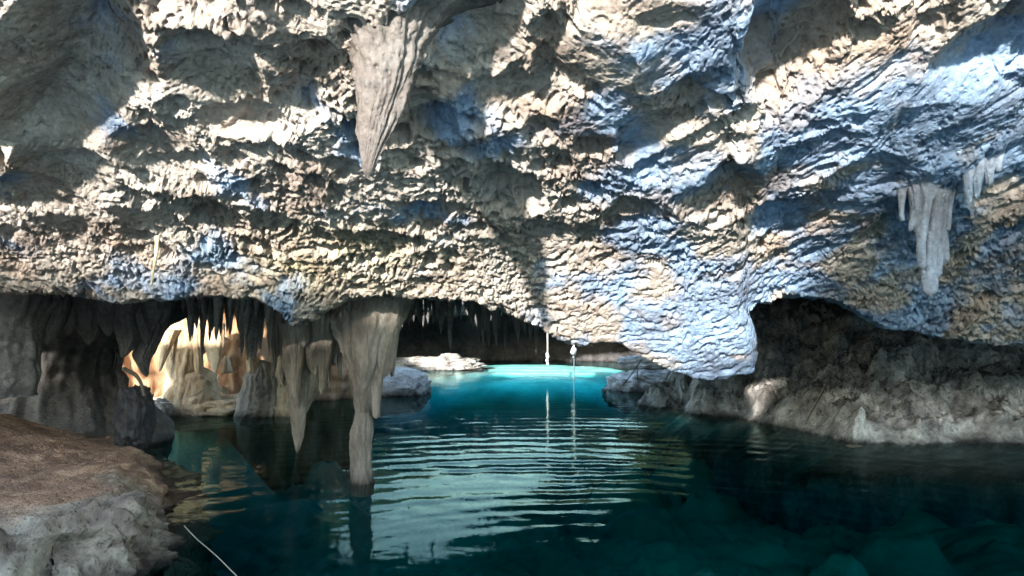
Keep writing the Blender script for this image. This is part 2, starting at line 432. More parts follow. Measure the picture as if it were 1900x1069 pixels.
    hm = hm * reg; hs = hs * reg; ht = ht * reg
    disp = 0.24 * feat + 0.02 * fb - 0.10 * hb - 0.050 * hm - 0.014 * hs - 0.006 * ht - 0.055 * pit0 - 0.040 * pit - 0.018 * pit2 \
        + (0.35 + 0.65 * rug) * rimz * (0.012 * mid + 0.012 * rdg) + (0.4 + 0.6 * rug * rimz) * 0.011 * fine + 0.008 * fine * near_lip
    # pock holes eaten into the rim
    hole = np.clip(0.25 - s1, 0, 1) * (rid3 > 0.72) * near_lip
    disp -= 0.30 * hole
    Q = P + N * disp[..., None]
    # crests sag downwards into ragged teeth
    rim = np.exp(-7 * (b2 - b1)); rim2 = np.exp(-8 * (m2 - m1))
    Q[..., 2] -= rug * (0.035 * rim ** 2 * rid + 0.028 * rim2 ** 2 * rid2) * (1 - 0.5 * near_lip) * (0.6 + fine)
    # tints: yellowish lichen film in the middle of the rim, rust patches, blue sky light painted into the smooth and right-hand skins
    tint = np.ones(P.shape)
    yel = np.exp(-((X - 620) / 230) ** 2 - ((Y - 490) / 75) ** 2) * (0.6 + 0.8 * fbm(x * 3, d * 3, z * 3, 3, 41))
    tint *= 1 - np.clip(yel, 0, 1)[..., None] * np.array([0.02, 0.05, 0.30])
    rust = sstep(0.12, 0.4, fbm(x * 1.9 + 4, d * 1.9, z * 1.9, 4, 43)) * 0.45
    tint *= 1 - rust[..., None] * np.array([0.10, 0.28, 0.40])
    sky_tint = sstep(0.0, 0.28, fbm(x * 1.9 + 14, d * 1.9, z * 1.9, 5, 44) + 0.2 * smooth * sstep(-1.6, 0.6, x) + 0.36 * sstep(0, 1.6, x) - 0.14) * (1 - rust)
    tint = tint * (1 - sky_tint[..., None]) + sky_tint[..., None] * tint * np.array([0.58, 0.92, 1.50])
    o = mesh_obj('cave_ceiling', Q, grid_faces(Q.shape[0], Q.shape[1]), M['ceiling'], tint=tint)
    tag(o, 'pitted pale limestone ceiling sloping down to a ragged rim over the water', kind='structure')
    return U, Q, X, Y
CU, CQ, CX, CY = build_ceiling()
def ceil_pt(px, py):
    """a point on the displaced ceiling near that pixel"""
    j = int(np.argmin(np.abs(CU - px)))
    i = int(np.argmin(np.abs(CY[:, j] - py)))
    return CQ[i, j]

# ------------------------------------------------------------------ water and lake bed
def polar(d0, d1, nr, a0, a1, na):
    d = np.exp(np.linspace(math.log(d0), math.log(d1), nr))[:, None]
    a = np.linspace(a0, a1, na)[None, :]
    return d * a, d + 0 * a
def build_water():
    d = np.concatenate([np.linspace(-6, 2.2, 30), np.exp(np.linspace(math.log(2.25), math.log(26), 470))])[:, None]
    a = np.linspace(-1.2, 1.2, 420)[None, :]
    half = np.clip(0.82 * d, 0, None) + 3.0
    X = a * half / 1.2; Y = d + 0 * a
    r = np.hypot(X - 0.5, Y - 1.9)
    warp = 0.22 * fbm(X * 0.35, Y * 0.35, octaves=3, seed=3) + 0.05 * fbm(X * 1.7, Y * 1.7, octaves=2, seed=4)
    w = r + warp
    fade = sstep(1.2, 3.2, r) * (1 - 0.75 * sstep(5.5, 10, r))
    side = 0.25 + 0.75 * np.exp(-(X / (0.45 * np.maximum(Y, 0.5)) - 0.25) ** 2)
    pk = np.clip(0.55 + 1.3 * perlin(X * 0.5, Y * 1.1, seed=8), 0, 1.3); pk2 = np.clip(0.35 + 1.5 * perlin(X * 0.9 + 3, Y * 1.5, seed=9), 0, 1.3)
    Z = 0.0030 * np.sin(w * 2 * np.pi / (0.30 + 0.0)) * fade * side * pk
    Z += 0.0009 * np.sin((w + 0.05 * fbm(X * 2, Y * 2, octaves=2, seed=5)) * 2 * np.pi / 0.17 + 1.0) * fade * side * pk2
    r2 = np.hypot(X + 2.2, Y - 2.0) + 0.1 * fbm(X * 0.7, Y * 0.7, octaves=2, seed=6)
    Z += 0.0013 * np.sin(r2 * 2 * np.pi / 0.24) * sstep(2, 4, r2) * (1 - sstep(6, 10, r2)) * pk2
    r3 = np.hypot(X - 6.0, Y - 2.5) + 0.1 * fbm(X * 0.7, Y * 0.7, octaves=2, seed=16)
    Z += 0.0013 * np.sin(r3 * 2 * np.pi / 0.28) * sstep(1, 2, r3) * (1 - sstep(4, 9, r3)) * pk
    Z += 0.004 * fbm(X * 0.8, Y * 1.6, octaves=4, seed=13)
    Z += 0.003 * sstep(9, 13, Y) * fbm(X * 1.2, Y * 3.5, octaves=3, seed=14)
    P = np.stack([X, Y, Z], -1)
    nr, nc = P.shape[:2]
    faces = grid_faces(nr, nc, flip=False)
    # close the body of water: skirt and floor
    idx = np.arange(nr * nc).reshape(nr, nc)
    ring = np.concatenate([idx[0, :], idx[1:, -1], idx[-1, -2::-1], idx[-2:0:-1, 0]])
    V0 = P.reshape(-1, 3)
    low = V0[ring].copy(); low[:, 2] = -4.0
    n0 = len(V0); m = len(ring)
    li = n0 + np.arange(m)
    side_f = np.stack([ring, li, np.roll(li, -1), np.roll(ring, -1)], -1)
    ctr = np.array([[0, 8, -4.0]])
    vs = np.concatenate([V0, low, ctr])
    me_f = np.concatenate([faces, side_f])
    m_ = bpy.data.materials.new('clear_lake_water'); m_.use_nodes = True
    nt = m_.node_tree
    for n in list(nt.nodes):
        if n.type != 'OUTPUT_MATERIAL': nt.nodes.remove(n)
    out = nt.nodes[0]
    tr = nt.nodes.new('ShaderNodeBsdfTransparent')
    gl = nt.nodes.new('ShaderNodeBsdfGlossy'); gl.inputs['Roughness'].default_value = 0.03; gl.inputs['Color'].default_value = (0.74, 0.98, 0.96, 1)
    geo = nt.nodes.new('ShaderNodeNewGeometry')
    mp = nt.nodes.new('ShaderNodeMapping'); mp.inputs['Scale'].default_value = (1.0, 2.2, 1)
    nt.links.new(geo.outputs['Position'], mp.inputs[0])
    nz = noise(nt, mp.outputs[0], 5.0, 4, 0.5, 0.3)
    b = nt.nodes.new('ShaderNodeBump'); b.inputs['Strength'].default_value = 0.12; b.inputs['Distance'].default_value = 0.012
    nt.links.new(nz, b.inputs['Height'])
    nt.links.new(b.outputs[0], gl.inputs['Normal'])
    dt = nt.nodes.new('ShaderNodeVectorMath'); dt.operation = 'DOT_PRODUCT'
    nt.links.new(b.outputs[0], dt.inputs[0]); nt.links.new(geo.outputs['Incoming'], dt.inputs[1])
    c_ = mathn(nt, 'SUBTRACT', 1.0, mathn(nt, 'ABSOLUTE', dt.outputs['Value']), True)
    fr = mathn(nt, 'ADD', mathn(nt, 'MULTIPLY', mathn(nt, 'POWER', c_, 12.0), 0.96), 0.02, True)
    mx = nt.nodes.new('ShaderNodeMixShader')
    nt.links.new(fr, mx.inputs[0]); nt.links.new(tr.outputs[0], mx.inputs[1]); nt.links.new(gl.outputs[0], mx.inputs[2])
    nt.links.new(mx.outputs[0], out.inputs['Surface'])
    va = nt.nodes.new('ShaderNodeVolumeAbsorption'); va.inputs['Color'].default_value = (0.0, 0.825, 0.865, 1); va.inputs['Density'].default_value = 1.3
    nt.links.new(va.outputs[0], out.inputs['Volume'])
    o = mesh_obj('lake_water', vs, me_f, m_)
    # fan for the floor
    import bmesh
    bm = bmesh.new(); bm.from_mesh(o.data); bm.verts.ensure_lookup_table()
    c = bm.verts[n0 + m]
    for i in range(m):
        bm.faces.new((bm.verts[n0 + i], c, bm.verts[n0 + (i + 1) % m]))
    bmesh.ops.recalc_face_normals(bm, faces=bm.faces)
    bm.to_mesh(o.data); bm.free()
    o.data.polygons.foreach_set('use_smooth', np.ones(len(o.data.polygons), bool))
    tag(o, 'dark teal cave lake with fine rings of ripples', kind='structure')
build_water()

def build_bed():
    d = np.concatenate([np.linspace(-8, 2.4, 50), np.linspace(2.45, 13.5, 260), np.linspace(13.6, 22, 260), np.linspace(22.2, 30, 30)])[:, None]; x = np.concatenate([np.linspace(-16, -3.2, 90), np.linspace(-3.1, 4, 180), np.linspace(4.1, 16, 120)])[None, :]
    X = x + 0 * d; Y = d + 0 * x
    Z = -1.35 + 0.45 * fbm(X * 0.45, Y * 0.45, octaves=5, seed=51) + 0.10 * fbm(X * 3, Y * 3, octaves=3, seed=52, ridged=True)
    # sand shelf that shallows under the far pool
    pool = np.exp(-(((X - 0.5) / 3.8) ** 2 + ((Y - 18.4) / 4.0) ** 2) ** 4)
    tz = np.full(X.shape, -0.62)
    wob_ = 0.30 * fbm(X * 0.7, Y * 0.3, octaves=4, seed=53) + 0.08 * fbm(X * 3, Y * 2, octaves=3, seed=54)
    tz = np.full(X.shape, -0.13)
    deep = 0.5 * sstep(15.9, 14.6, Y + 0 * X)
    for (yr, xa, xb) in ((15.9, 0.0, 1.9), (17.0, -1.2, 2.8), (18.1, -2.6, 3.2), (19.3, -2.8, 3.4), (20.6, -3, 3.6)):
        edge = yr + 0.05 * (X - 0.8) ** 2 + wob_
        q_ = Y - edge
        t_ = sstep(0.0, 0.12, q_) * sstep(0.95, 0.25, q_) * sstep(xa - 0.5, xa + 0.4, X) * sstep(xb + 0.5, xb - 0.4, X)
        tz = np.maximum(tz, -0.13 + 0.115 * t_)
    tz = tz - deep
    Z = Z * (1 - pool) + pool * (tz + 0.012 * fbm(X * 5, Y * 5, octaves=3, seed=55))
    Z = np.where(pool > 0.3, np.minimum(Z, -0.015), Z)
    # drowned blocks and gravel in front
    n1_, n2_, nr_ = worley(X * 0.9 + 0.3 * fbm(X, Y, octaves=3, seed=59), Y * 0.9, 56)
    Z = np.where(Y < 12, Z + 0.55 * sstep(0.2, 0.75, n2_ - n1_) * (nr_ - 0.2) + 0.05 * fbm(X * 5, Y * 5, octaves=4, seed=57, ridged=True), Z)
    Z = np.where(Y < 12, np.minimum(Z, -0.5), Z)
    # shallow floor under the left formation and under the banks
    sh = np.exp(-(((X + 4.4) / 1.1) ** 2 + ((Y - 9.5) / 0.8) ** 2))
    Z = np.maximum(Z, -1.7 + 1.62 * sh)
    tint = np.ones(X.shape + (3,)) * (0.75 + 0.6 * np.clip(fbm(X * 0.8, Y * 0.8, octaves=4, seed=58), -0.8, 0.8))[..., None] * np.array([0.55, 0.85, 0.60])
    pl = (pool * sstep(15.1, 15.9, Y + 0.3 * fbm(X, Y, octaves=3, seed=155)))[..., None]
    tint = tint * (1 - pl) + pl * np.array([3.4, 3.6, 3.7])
    tint = tint * (1 - sh[..., None]) + sh[..., None] * np.array([1.4, 1.0, 0.7])
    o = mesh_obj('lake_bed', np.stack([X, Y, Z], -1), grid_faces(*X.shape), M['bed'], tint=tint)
    tag(o, 'pale rocky lake bed seen through the water', kind='structure')
build_bed()

# ------------------------------------------------------------------ banks
def poly_dist(X, Y, poly):
    """signed distance to a plan polygon, positive inside"""
    inside = np.zeros(X.shape, bool); dist = np.full(X.shape, 1e9)
    n = len(poly)
    for i in range(n):
        x0, y0 = poly[i]; x1, y1 = poly[(i + 1) % n]
        cond = ((y0 > Y) != (y1 > Y)) & (X < (x1 - x0) * (Y - y0) / (y1 - y0 + 1e-12) + x0)
        inside ^= cond
        ex, ey = x1 - x0, y1 - y0
        t = np.clip(((X - x0) * ex + (Y - y0) * ey) / (ex * ex + ey * ey), 0, 1)
        dist = np.minimum(dist, np.hypot(X - x0 - t * ex, Y - y0 - t * ey))
    return np.where(inside, dist, -dist)

def build_left_bank():
    poly = [(-9, 2.7), (-3.2, 2.75), (-2.5, 2.9), (-2.0, 3.1), (-1.75, 3.7), (-2.0, 4.3), (-2.3, 5.0), (-2.75, 5.9), (-3.3, 6.6), (-3.7, 7.3), (-5, 7.8), (-9, 8)]
    x = np.arange(-7.5, -1.2, 0.0125)[None, :]; y = np.concatenate([np.arange(2.2, 5.2, 0.0125), np.arange(5.2, 8, 0.025)])[:, None]
    X = x + 0 * y; Y = y + 0 * x
    wX = X + 0.10 * fbm(X * 2, Y * 2, octaves=4, seed=81); wY = Y + 0.10 * fbm(X * 2 + 7, Y * 2, octaves=4, seed=82)
    s = poly_dist(wX, wY, poly)
    front = sstep(4.3, 3.4, Y)
    rise_w = 0.42 * (1 - front) + 0.20 * front
    base = (0.28 - 0.06 * sstep(3.8, 5.5, Y)) * sstep(0, 1, s / rise_w) + 0.06 * sstep(0.3, 3, s) + 0.32 * sstep(0.4, 2.2, s) * sstep(3.8, 6.2, Y) - 2.2 * sstep(0, 1, -s / 0.4)
    base -= 0.10 * sstep(4.2, 6.5, Y) * sstep(1.6, 0.3, s)
    w1, w2, rid = worley(X * 3.2, Y * 3.2, 83); v1, v2, _ = worley(X * 9, Y * 9, 84)
    rock = sstep(0.45, 0.15, s) * sstep(4.6, 3.9, Y)
    Z = base + (0.05 + 0.10 * rock) * fbm(X * 2.4, Y * 2.4, octaves=5, seed=85) - rock * 0.16 * np.clip(0.45 - w1, 0, 1) - rock * 0.10 * np.clip(0.4 - v1, 0, 1)
    ter = Z + 0.03 * fbm(X * 1.5, Y * 1.5, octaves=3, seed=188)
    q_ = ter / 0.055; fq = q_ - np.floor(q_)
    Z = Z + 0.055 * (sstep(0.35, 0.65, fq) - fq) * 0.7 * sstep(0.9, 0.3, s)
    Z += 0.020 * fbm(X * 9, Y * 9, octaves=5, seed=86, gain=0.65) + 0.018 * fbm(X * 5, Y * 5, octaves=4, seed=189, ridged=True) + 0.02 * (rid > 0.72) * np.clip(0.5 - w1, 0, 1) * (1 - rock)
    tint = np.ones(X.shape + (3,))
    rk = sstep(0.55, 0.25, s + 0.2 * fbm(X * 3, Y * 3, octaves=3, seed=87)) * sstep(4.8, 4.0, Y)
    tint = tint * (1 - rk[..., None]) + rk[..., None] * np.array([0.72, 0.98, 1.18])
    sxy = rk * 0 + sstep(0.2, 0.5, fbm(X * 1.2, Y * 1.2, octaves=3, seed=88)) * (1 - rk)
    tint *= 1 + 0.25 * sxy[..., None] * np.array([1, 1, 0.7])
    P = np.stack([X, Y, Z], -1)
    face = sstep(0.30, 0.05, s) * sstep(-0.35, -0.1, s)
    g1, g2, gr = worley(X * 3.2 + Y * 3, Z * 5 + 3, 184); k1, k2, kr = worley(X * 8 + Y * 8, Z * 11, 185)
    push = face * (0.16 * (g1 - 0.45) + 0.07 * (k1 - 0.45) + 0.10 * fbm(X * 3, Y * 3, Z * 5, 5, 186) + 0.03 * fbm(X * 16, Y * 16, Z * 16, 4, 187))
    gy, gx = np.gradient(s); gn = np.hypot(gx, gy) + 1e-6
    push = push * 1.7 - 0.8 * np.clip(-Z - 0.02, 0, 0.6) * sstep(4.6, 3.9, Y)
    P[..., 0] -= gx / gn * push; P[..., 1] -= gy / gn * push
    o = mesh_obj('sandy_bank', P, grid_faces(*X.shape), M['bank'], tint=tint)
    tag(o, 'reddish brown sandy bank with a pitted grey rock edge at the water', kind='structure')
    return X, Y, Z
LB = build_left_bank()

def build_right_bank():
    poly = [(1.95, 10.2), (2.5, 9.2), (3.0, 8.6), (3.3, 7.6), (3.45, 6.95), (4.2, 7.0), (5.2, 6.9), (7, 6.6), (12, 6.2), (12, 12), (3.4, 12), (2.2, 11.2)]
    x = np.concatenate([np.arange(1.4, 7.2, 0.0145), np.arange(7.2, 11, 0.1)])[None, :]; y = np.concatenate([np.arange(6.0, 8.6, 0.016), np.arange(8.6, 12, 0.03)])[:, None]
    X = x + 0 * y; Y = y + 0 * x
    wX = X + 0.28 * fbm(X * 1.8, Y * 1.8, octaves=4, seed=91); wY = Y + 0.28 * fbm(X * 1.8 + 7, Y * 1.8, octaves=4, seed=92)
    s = poly_dist(wX, wY, poly)
    steep = sstep(4.4, 3.2, X)
    Z = -2.2 * sstep(0, 1, -s / 0.4) + 0.10 * sstep(0, 0.25, s) * (0.35 + 0.65 * steep) + 0.92 * sstep(-0.1, 1.6, s) + 0.55 * sstep(0.9, 2.4, s)
    Z *= 1 + 0.25 * fbm(X * 0.8, Y * 0.8, octaves=3, seed=93)
    w1, w2, r1 = worley(wX * 2.2, wY * 2.2, 94); v1, v2, r2 = worley(wX * 5.5, wY * 5.5, 95); u1, u2, r3 = worley(wX * 12, wY * 12, 96)
    inn = sstep(-0.1, 0.2, s)
    knob = inn * (0.15 * np.clip(1 - (w1 / 0.6) ** 2, 0, 1) * (0.1 + 1.4 * r1) + 0.09 * np.clip(1 - (v1 / 0.6) ** 2, 0, 1) * (0.1 + 1.6 * r2) + 0.05 * np.clip(1 - (u1 / 0.6) ** 2, 0, 1) * (0.2 + 1.6 * r3))
    Z += knob + inn * (0.10 * fbm(X * 3, Y * 3, octaves=5, seed=97, gain=0.6) + 0.09 * sstep(0, 0.5, s) * fbm(X * 4, Y * 4, octaves=5, seed=197, gain=0.65, ridged=True))
    Z -= inn * (0.10 * sstep(0.44, 0.28, v1) * (r2 > 0.55) + 0.055 * sstep(0.44, 0.28, u1) * (r3 > 0.4)) * sstep(0.05, 0.3, s)
    P = np.stack([X, Y, Z], -1)
    P[..., 0] += 0.05 * fbm(X * 7, Y * 7, Z * 7, 3, 98) * inn; P[..., 1] += 0.07 * fbm(X * 7 + 4, Y * 7, Z * 9, 4, 99) * inn - 0.5 * knob * sstep(0.05, 0.3, Z) + 2.6 * np.clip(-Z - 0.03, 0, 0.6)
    o = mesh_obj('rocky_bank', P, grid_faces(*X.shape), M['rough'])
    tag(o, 'dark knobbly coral-like rock bank rising under the low ceiling', kind='structure')
build_right_bank()

# ------------------------------------------------------------------ back chamber: roof with skylights, walls
HOLES = [[(-3.3, 10.4), (-2.4, 9.2), (-1.9, 8.8), (-1.0, 8.8), (-0.5, 9.6), (0.0, 10.4), (0.6, 11.3), (1.3, 11.4), (2.0, 12.6), (3.6, 13.3), (4.2, 15), (2.5, 16.3), (-0.6, 15.6), (-4.2, 14.2), (-4.7, 12.3), (-4.3, 11.2)],
         [(-11.2, 4.7), (-5.0, 5.1), (-4.6, 6.4), (-4.5, 7.6), (-4.8, 9.0), (-7, 10), (-11.2, 10.5)]]
HD = []
def build_back_roof():
    x = np.arange(-11, 11, 0.06)[None, :]; y = np.arange(4.9, 24, 0.06)[:, None]
    X = x + 0 * y; Y = y + 0 * x
    Z = 1.62 - 0.012 * (Y - 5) + 0.16 * fbm(X * 0.6, Y * 0.6, octaves=5, seed=101) + 0.06 * fbm(X * 3, Y * 3, octaves=3, seed=102, ridged=True)
    Z = np.where(Y < 6.0, np.maximum(Z, 1.66), Z)
    keep = np.ones((X.shape[0] - 1, X.shape[1] - 1), bool)
    for h in HOLES:
        dd = poly_dist(X + 0.25 * fbm(X * 1.5, Y * 1.5, octaves=3, seed=103), Y + 0.25 * fbm(X * 1.5 + 5, Y * 1.5, octaves=3, seed=104), h)
        keep &= ~(dd[:-1, :-1] > 0)
        Z += 0.12 * sstep(-0.35, 0.05, dd)
        HD.append(dd)
    o = mesh_obj('chamber_roof', np.stack([X, Y, Z], -1), grid_faces(*X.shape, keep=keep), M['wall'])
    tag(o, 'low dark roof of the back chamber behind the rim', kind='structure')
    return o, X, Y, Z
ROOF, RX_, RY_, RZ_ = build_back_roof()
def roof_z(x, y):
    i = int(np.clip(round((y - 4.9) / 0.06), 0, RZ_.shape[0] - 1)); j = int(np.clip(round((x + 11) / 0.06), 0, RZ_.shape[1] - 1))
    return float(RZ_[i, j])

def hole_at(x, y):
    i = int(np.clip(round((y - 4.9) / 0.06), 0, RZ_.shape[0] - 1)); j = int(np.clip(round((x + 11) / 0.06), 0, RZ_.shape[1] - 1))
    return max(float(h[i, j]) for h in HD)
def wall_sheet(name, path, z0, z1, mat, seed, amp=0.25, step=0.04, lean=None, fold=0.0, label=''):
    pts = [Vector((p[0], p[1], 0)) for p in path]
    P = []
    for i in range(len(pts) - 1):
        p0 = pts[max(i - 1, 0)]; p1 = pts[i]; p2 = pts[i + 1]; p3 = pts[min(i + 2, len(pts) - 1)]
        n = max(2, int((p2 - p1).length / step))
        for j in range(n):
            t = j / n
            P.append(0.5 * ((2 * p1) + (p2 - p0) * t + (2 * p0 - 5 * p1 + 4 * p2 - p3) * t * t + (3 * p1 - p0 - 3 * p2 + p3) * t ** 3))
    P.append(pts[-1])
    A = np.array([[p.x, p.y] for p in P])
    T = np.gradient(A, axis=0); T /= np.linalg.norm(T, axis=1, keepdims=True)
    Nn = np.stack([T[:, 1], -T[:, 0]], 1)               # points to the right of the path
    z = np.arange(z0, z1 + step, step)[:, None]
    X = A[None, :, 0] + 0 * z; Y = A[None, :, 1] + 0 * z; Z = z + 0 * X
    arc = np.concatenate([[0], np.cumsum(np.linalg.norm(np.diff(A, axis=0), axis=1))])[None, :] + 0 * z
    d = amp * (fbm(X * 1.1, Y * 1.1, Z * 1.1, 5, seed) + 0.25 * fbm(X * 5, Y * 5, Z * 5, 4, seed + 1))
    if fold: d = d + fold * fbm(arc * 2.6 + 0.3 * perlin(arc, Z, seed=seed), Z * 0.5, octaves=3, seed=seed + 2, ridged=True)
    if lean: d = d + interp(Z, lean)
    X = X + Nn[None, :, 0] * d; Y = Y + Nn[None, :, 1] * d
    o = mesh_obj(name, np.stack([X, Y, Z], -1), grid_faces(*X.shape), mat)
    tag(o, label, kind='structure')
    return o
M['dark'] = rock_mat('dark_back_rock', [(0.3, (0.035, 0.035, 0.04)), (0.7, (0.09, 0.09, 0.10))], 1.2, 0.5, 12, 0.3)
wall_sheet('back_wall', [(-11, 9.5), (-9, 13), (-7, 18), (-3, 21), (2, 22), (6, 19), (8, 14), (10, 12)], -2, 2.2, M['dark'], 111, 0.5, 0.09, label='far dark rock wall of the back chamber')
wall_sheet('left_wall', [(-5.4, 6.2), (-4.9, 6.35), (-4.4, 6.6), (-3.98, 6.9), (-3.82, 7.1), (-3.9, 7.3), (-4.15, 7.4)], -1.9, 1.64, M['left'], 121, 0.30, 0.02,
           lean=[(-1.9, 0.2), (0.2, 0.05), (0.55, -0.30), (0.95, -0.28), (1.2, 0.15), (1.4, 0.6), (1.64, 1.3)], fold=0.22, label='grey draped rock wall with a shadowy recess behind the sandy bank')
wall_sheet('flowstone_wall', [(-7.2, 9.6), (-6, 10.1), (-5, 10.4), (-4, 10.5), (-3.2, 10.7), (-2.6, 11.2)], -1.9, 1.6, M['flow'], 127, 0.25, 0.03, fold=0.25, label='brown draped flowstone wall behind the sunlit dripstone')
wall_sheet('right_wall', [(3.2, 12.5), (5, 11.5), (8, 11), (11, 9.5), (12, 6)], -1.9, 2.2, M['wall'], 131, 0.4, 0.06, label='dark rock wall behind the knobbly bank')

# ------------------------------------------------------------------ dripstone formations
# main column
b = on_water(668, 898)
col = empty('dripstone_column', b)
D = b.y
drip('shaft', V(684, 515, D + .04), V(668, 918, D), 0.26, 0.05, M['dripstone'], col, 1, prof=[(0, .25), (.18, .21), (.34, .14), (.46, .095), (.56, .062), (.63, .046), (.67, .054), (.72, .062), (.85, .058), (.95, .064), (1, .062)], ell=0.8, flute=0.30, nth=120, nz=240, bend=0.03, tip=False, knob=.16)
rc = random.Random(3)
for i in range(17):
    a_ = -math.pi + i / 16 * math.pi * 1.02 + rc.uniform(-.08, .08)      # the side towards the camera
    px0 = 684 + 58 * math.cos(a_) ; dd = .05 + .17 * math.sin(a_)
    y1 = rc.uniform(615, 700) + 60 * (1 - abs(math.cos(a_))) * rc.random()
    px1 = 682 + (px0 - 684) * (0.85 if y1 < 640 else 0.55)
    r0 = rc.uniform(.045, .085)
    drip('stalactite', V(px0, 515, D + dd), V(px1, y1, D + dd * .6), r0, .012, M['dripstone'], col, 300 + i, prof=[(0, r0), (.45, r0 * .95), (.8, r0 * .6), (1, .008)], flute=0.32, nth=44, nz=80, bend=0.05)
drip('stalactite', V(668, 600, D - .08), V(674, 765, D - .05), .075, .012, M['dripstone'], col, 3, flute=0.3, bend=0.02, nth=60, nz=90)
drip('stalactite', V(703, 600, D - .02), V(697, 778, D - .02), .07, .02, M['dripstone'], col, 4, flute=0.3, bend=0.03, nth=60, nz=90)
drip('stalactite', V(735, 550, D + .1), V(727, 700, D + .15), .05, .012, M['dripstone'], col, 6, flute=0.3, nz=80)
drip('stalactite', V(720, 530, D + .14), V(716, 680, D + .14), .11, .012, M['dripstone'], col, 8, flute=0.32, nth=60, nz=80)
tag(col, 'tall grey-brown dripstone column tapering to a slim stump standing in the water', 'column')

# curtain of stalactites left of the column
b = V(572, 545, 6.2)
cur = empty('stalactite_curtain', b)
CURT = [(590, 530, 588, 700, .13, 0), (600, 560, 602, 690, .08, -.1), (562, 540, 560, 645, .08, -.15), (545, 600, 548, 760, .09, .1), (553, 620, 553, 842, .085, .1), (575, 600, 572, 770, .08, .15), (532, 540, 534, 690, .06, .2), (618, 545, 612, 640, .05, .05)]
for i in range(16):
    y1 = rc.uniform(640, 760)
    x0 = rc.uniform(528, 614); CURT.append((x0, 535, x0 + rc.uniform(-4, 4), y1, rc.uniform(.03, .07), rc.uniform(-.1, .3)))
for i in range(24):
    x0 = rc.uniform(500, 640); y1 = rc.uniform(600, 720)
    CURT.append((x0, 535, x0 + rc.uniform(-5, 5), y1, rc.uniform(.018, .045), rc.uniform(-.2, .7)))
for i, (x0, y0, x1, y1, r0, dd) in enumerate(CURT):
    drip('stalactite', V(x0, y0, 6.2 + dd), V(x1, y1, 6.2 + dd), r0, .012, M['dripstone'], cur, 20 + i, prof=[(0, r0), (.5, r0 * .85), (.85, r0 * .45), (1, .008)], flute=0.34, nth=50, nz=80, bend=0.06)
drip('pedestal', V(581, 690, 7.0), V(581, 725, 7.0), .07, .08, M['dripstone'], cur, 53, flute=0.25, tip=False, nz=30)
tag(cur, 'grey curtain of fused stalactites hanging almost to the water, left of the column', 'stalactites')

# drapery of the left wall
lw = empty('wall_drapery', V(60, 545, 5.4))
rl = random.Random(11)
for i, (x0, y0, x1, y1, r0, dd) in enumerate([(25, 535, 12, 735, .16, 0), (-20, 535, -25, 740, .15, .1), (62, 535, 48, 690, .09, .1), (95, 540, 88, 640, .08, .25), (130, 545, 122, 625, .07, .4), (165, 545, 160, 640, .09, .5), (205, 550, 200, 625, .07, .5), (235, 550, 232, 665, .09, .6), (262, 555, 262, 640, .06, .65), (280, 560, 276, 700, .08, .75)]):
    drip('fold', V(x0, y0, 5.4 + dd), V(x1, y1, 5.4 + dd), r0, .02, M['left'], lw, 700 + i, prof=[(0, r0 * 1.5), (.3, r0 * 1.05), (.7, r0 * .8), (1, r0 * (.9 if y1 > 725 else .12))], flute=0.3, nth=60, nz=80, bend=.1, tip=y1 < 725)
tag(lw, 'grey hanging rock folds and pillars under the rim above the sandy bank', 'drapery')
# stump behind the curtain
b = on_water(488, 770)
st = empty('stalagmite', b)
drip('trunk', V(488, 668, b.y), V(488, 782, b.y), .17, .26, M['dripstone'], st, 41, prof=[(0, .01), (.04, .07), (.12, .13), (.3, .19), (.7, .24), (1, .27)], flute=0.26, nth=80, nz=90, tip=False, bend=.05)
drip('spire', V(472, 690, b.y - .1), V(462, 632, b.y - .1), .08, .02, M['brown_drip'], st, 42, flute=0.35, nz=40)
drip('spire', V(512, 690, b.y + .1), V(514, 610, b.y + .1), .09, .05, M['brown_drip'], st, 43, flute=0.3, nz=40)
tag(st, 'fluted grey stalagmite stump with a pale pointed spire standing in the water', 'stalagmite')
b = on_water(530, 772)
st2 = empty('stalagmite', b)
drip('trunk', V(535, 590, b.y + .1), V(527, 782, b.y + .1), .13, .2, M['brown_drip'], st2, 44, prof=[(0, .2), (.3, .12), (.6, .13), (1, .2)], flute=0.25, nth=48, nz=60, tip=False)
tag(st2, 'dark reddish column in the shade between the stump and the stalactite curtain', 'column')

# sunlit formation on its mound
b = on_water(352, 768)
sf = empty('dripstone_formation', b)
D = b.y
drip('column', V(350, 590, D), V(338, 775, D), .13, .17, M['brown_drip'], sf, 51, prof=[(0, .16), (.3, .14), (.6, .15), (.85, .21), (1, .24)], flute=0.25, nth=56, nz=80, tip=False)
drip('column', V(366, 680, D + .05), V(362, 775, D + .05), .18, .3, M['brown_drip'], sf, 52, prof=[(0, .06), (.15, .19), (.7, .25), (1, .34)], flute=0.18, nth=56, nz=50, tip=False)
drip('column', V(367, 600, D - .1), V(369, 705, D - .1), .05, .04, M['brown_drip'], sf, 53, prof=[(0, .06), (.4, .05), (.8, .045), (1, .02)], flute=0.25, nz=50)
drip('stalactite', V(396, 600, D - .12), V(399, 693, D - .15), .10, .01, M['brown_drip'], sf, 54, prof=[(0, .13), (.35, .12), (.7, .08), (1, .01)], ell=.5, flute=0.2, nz=60)
drip('stalactite', V(380, 595, D), V(378, 658, D), .10, .02, M['brown_drip'], sf, 55, flute=0.3, nz=40)
drip('stalactite', V(318, 612, D - .2), V(296, 690, D - .3), .09, .015, M['brown_drip'], sf, 56, flute=0.3, nz=50)
drip('stalactite', V(325, 600, D + .1), V(316, 730, D + .1), .08, .06, M['brown_drip'], sf, 57, flute=0.25, nz=50, tip=False)
drip('stalactite', V(420, 660, D + .6), V(420, 694, D + .6), .02, .07, M['brown_drip'], sf, 58, flute=0.2, nz=30)
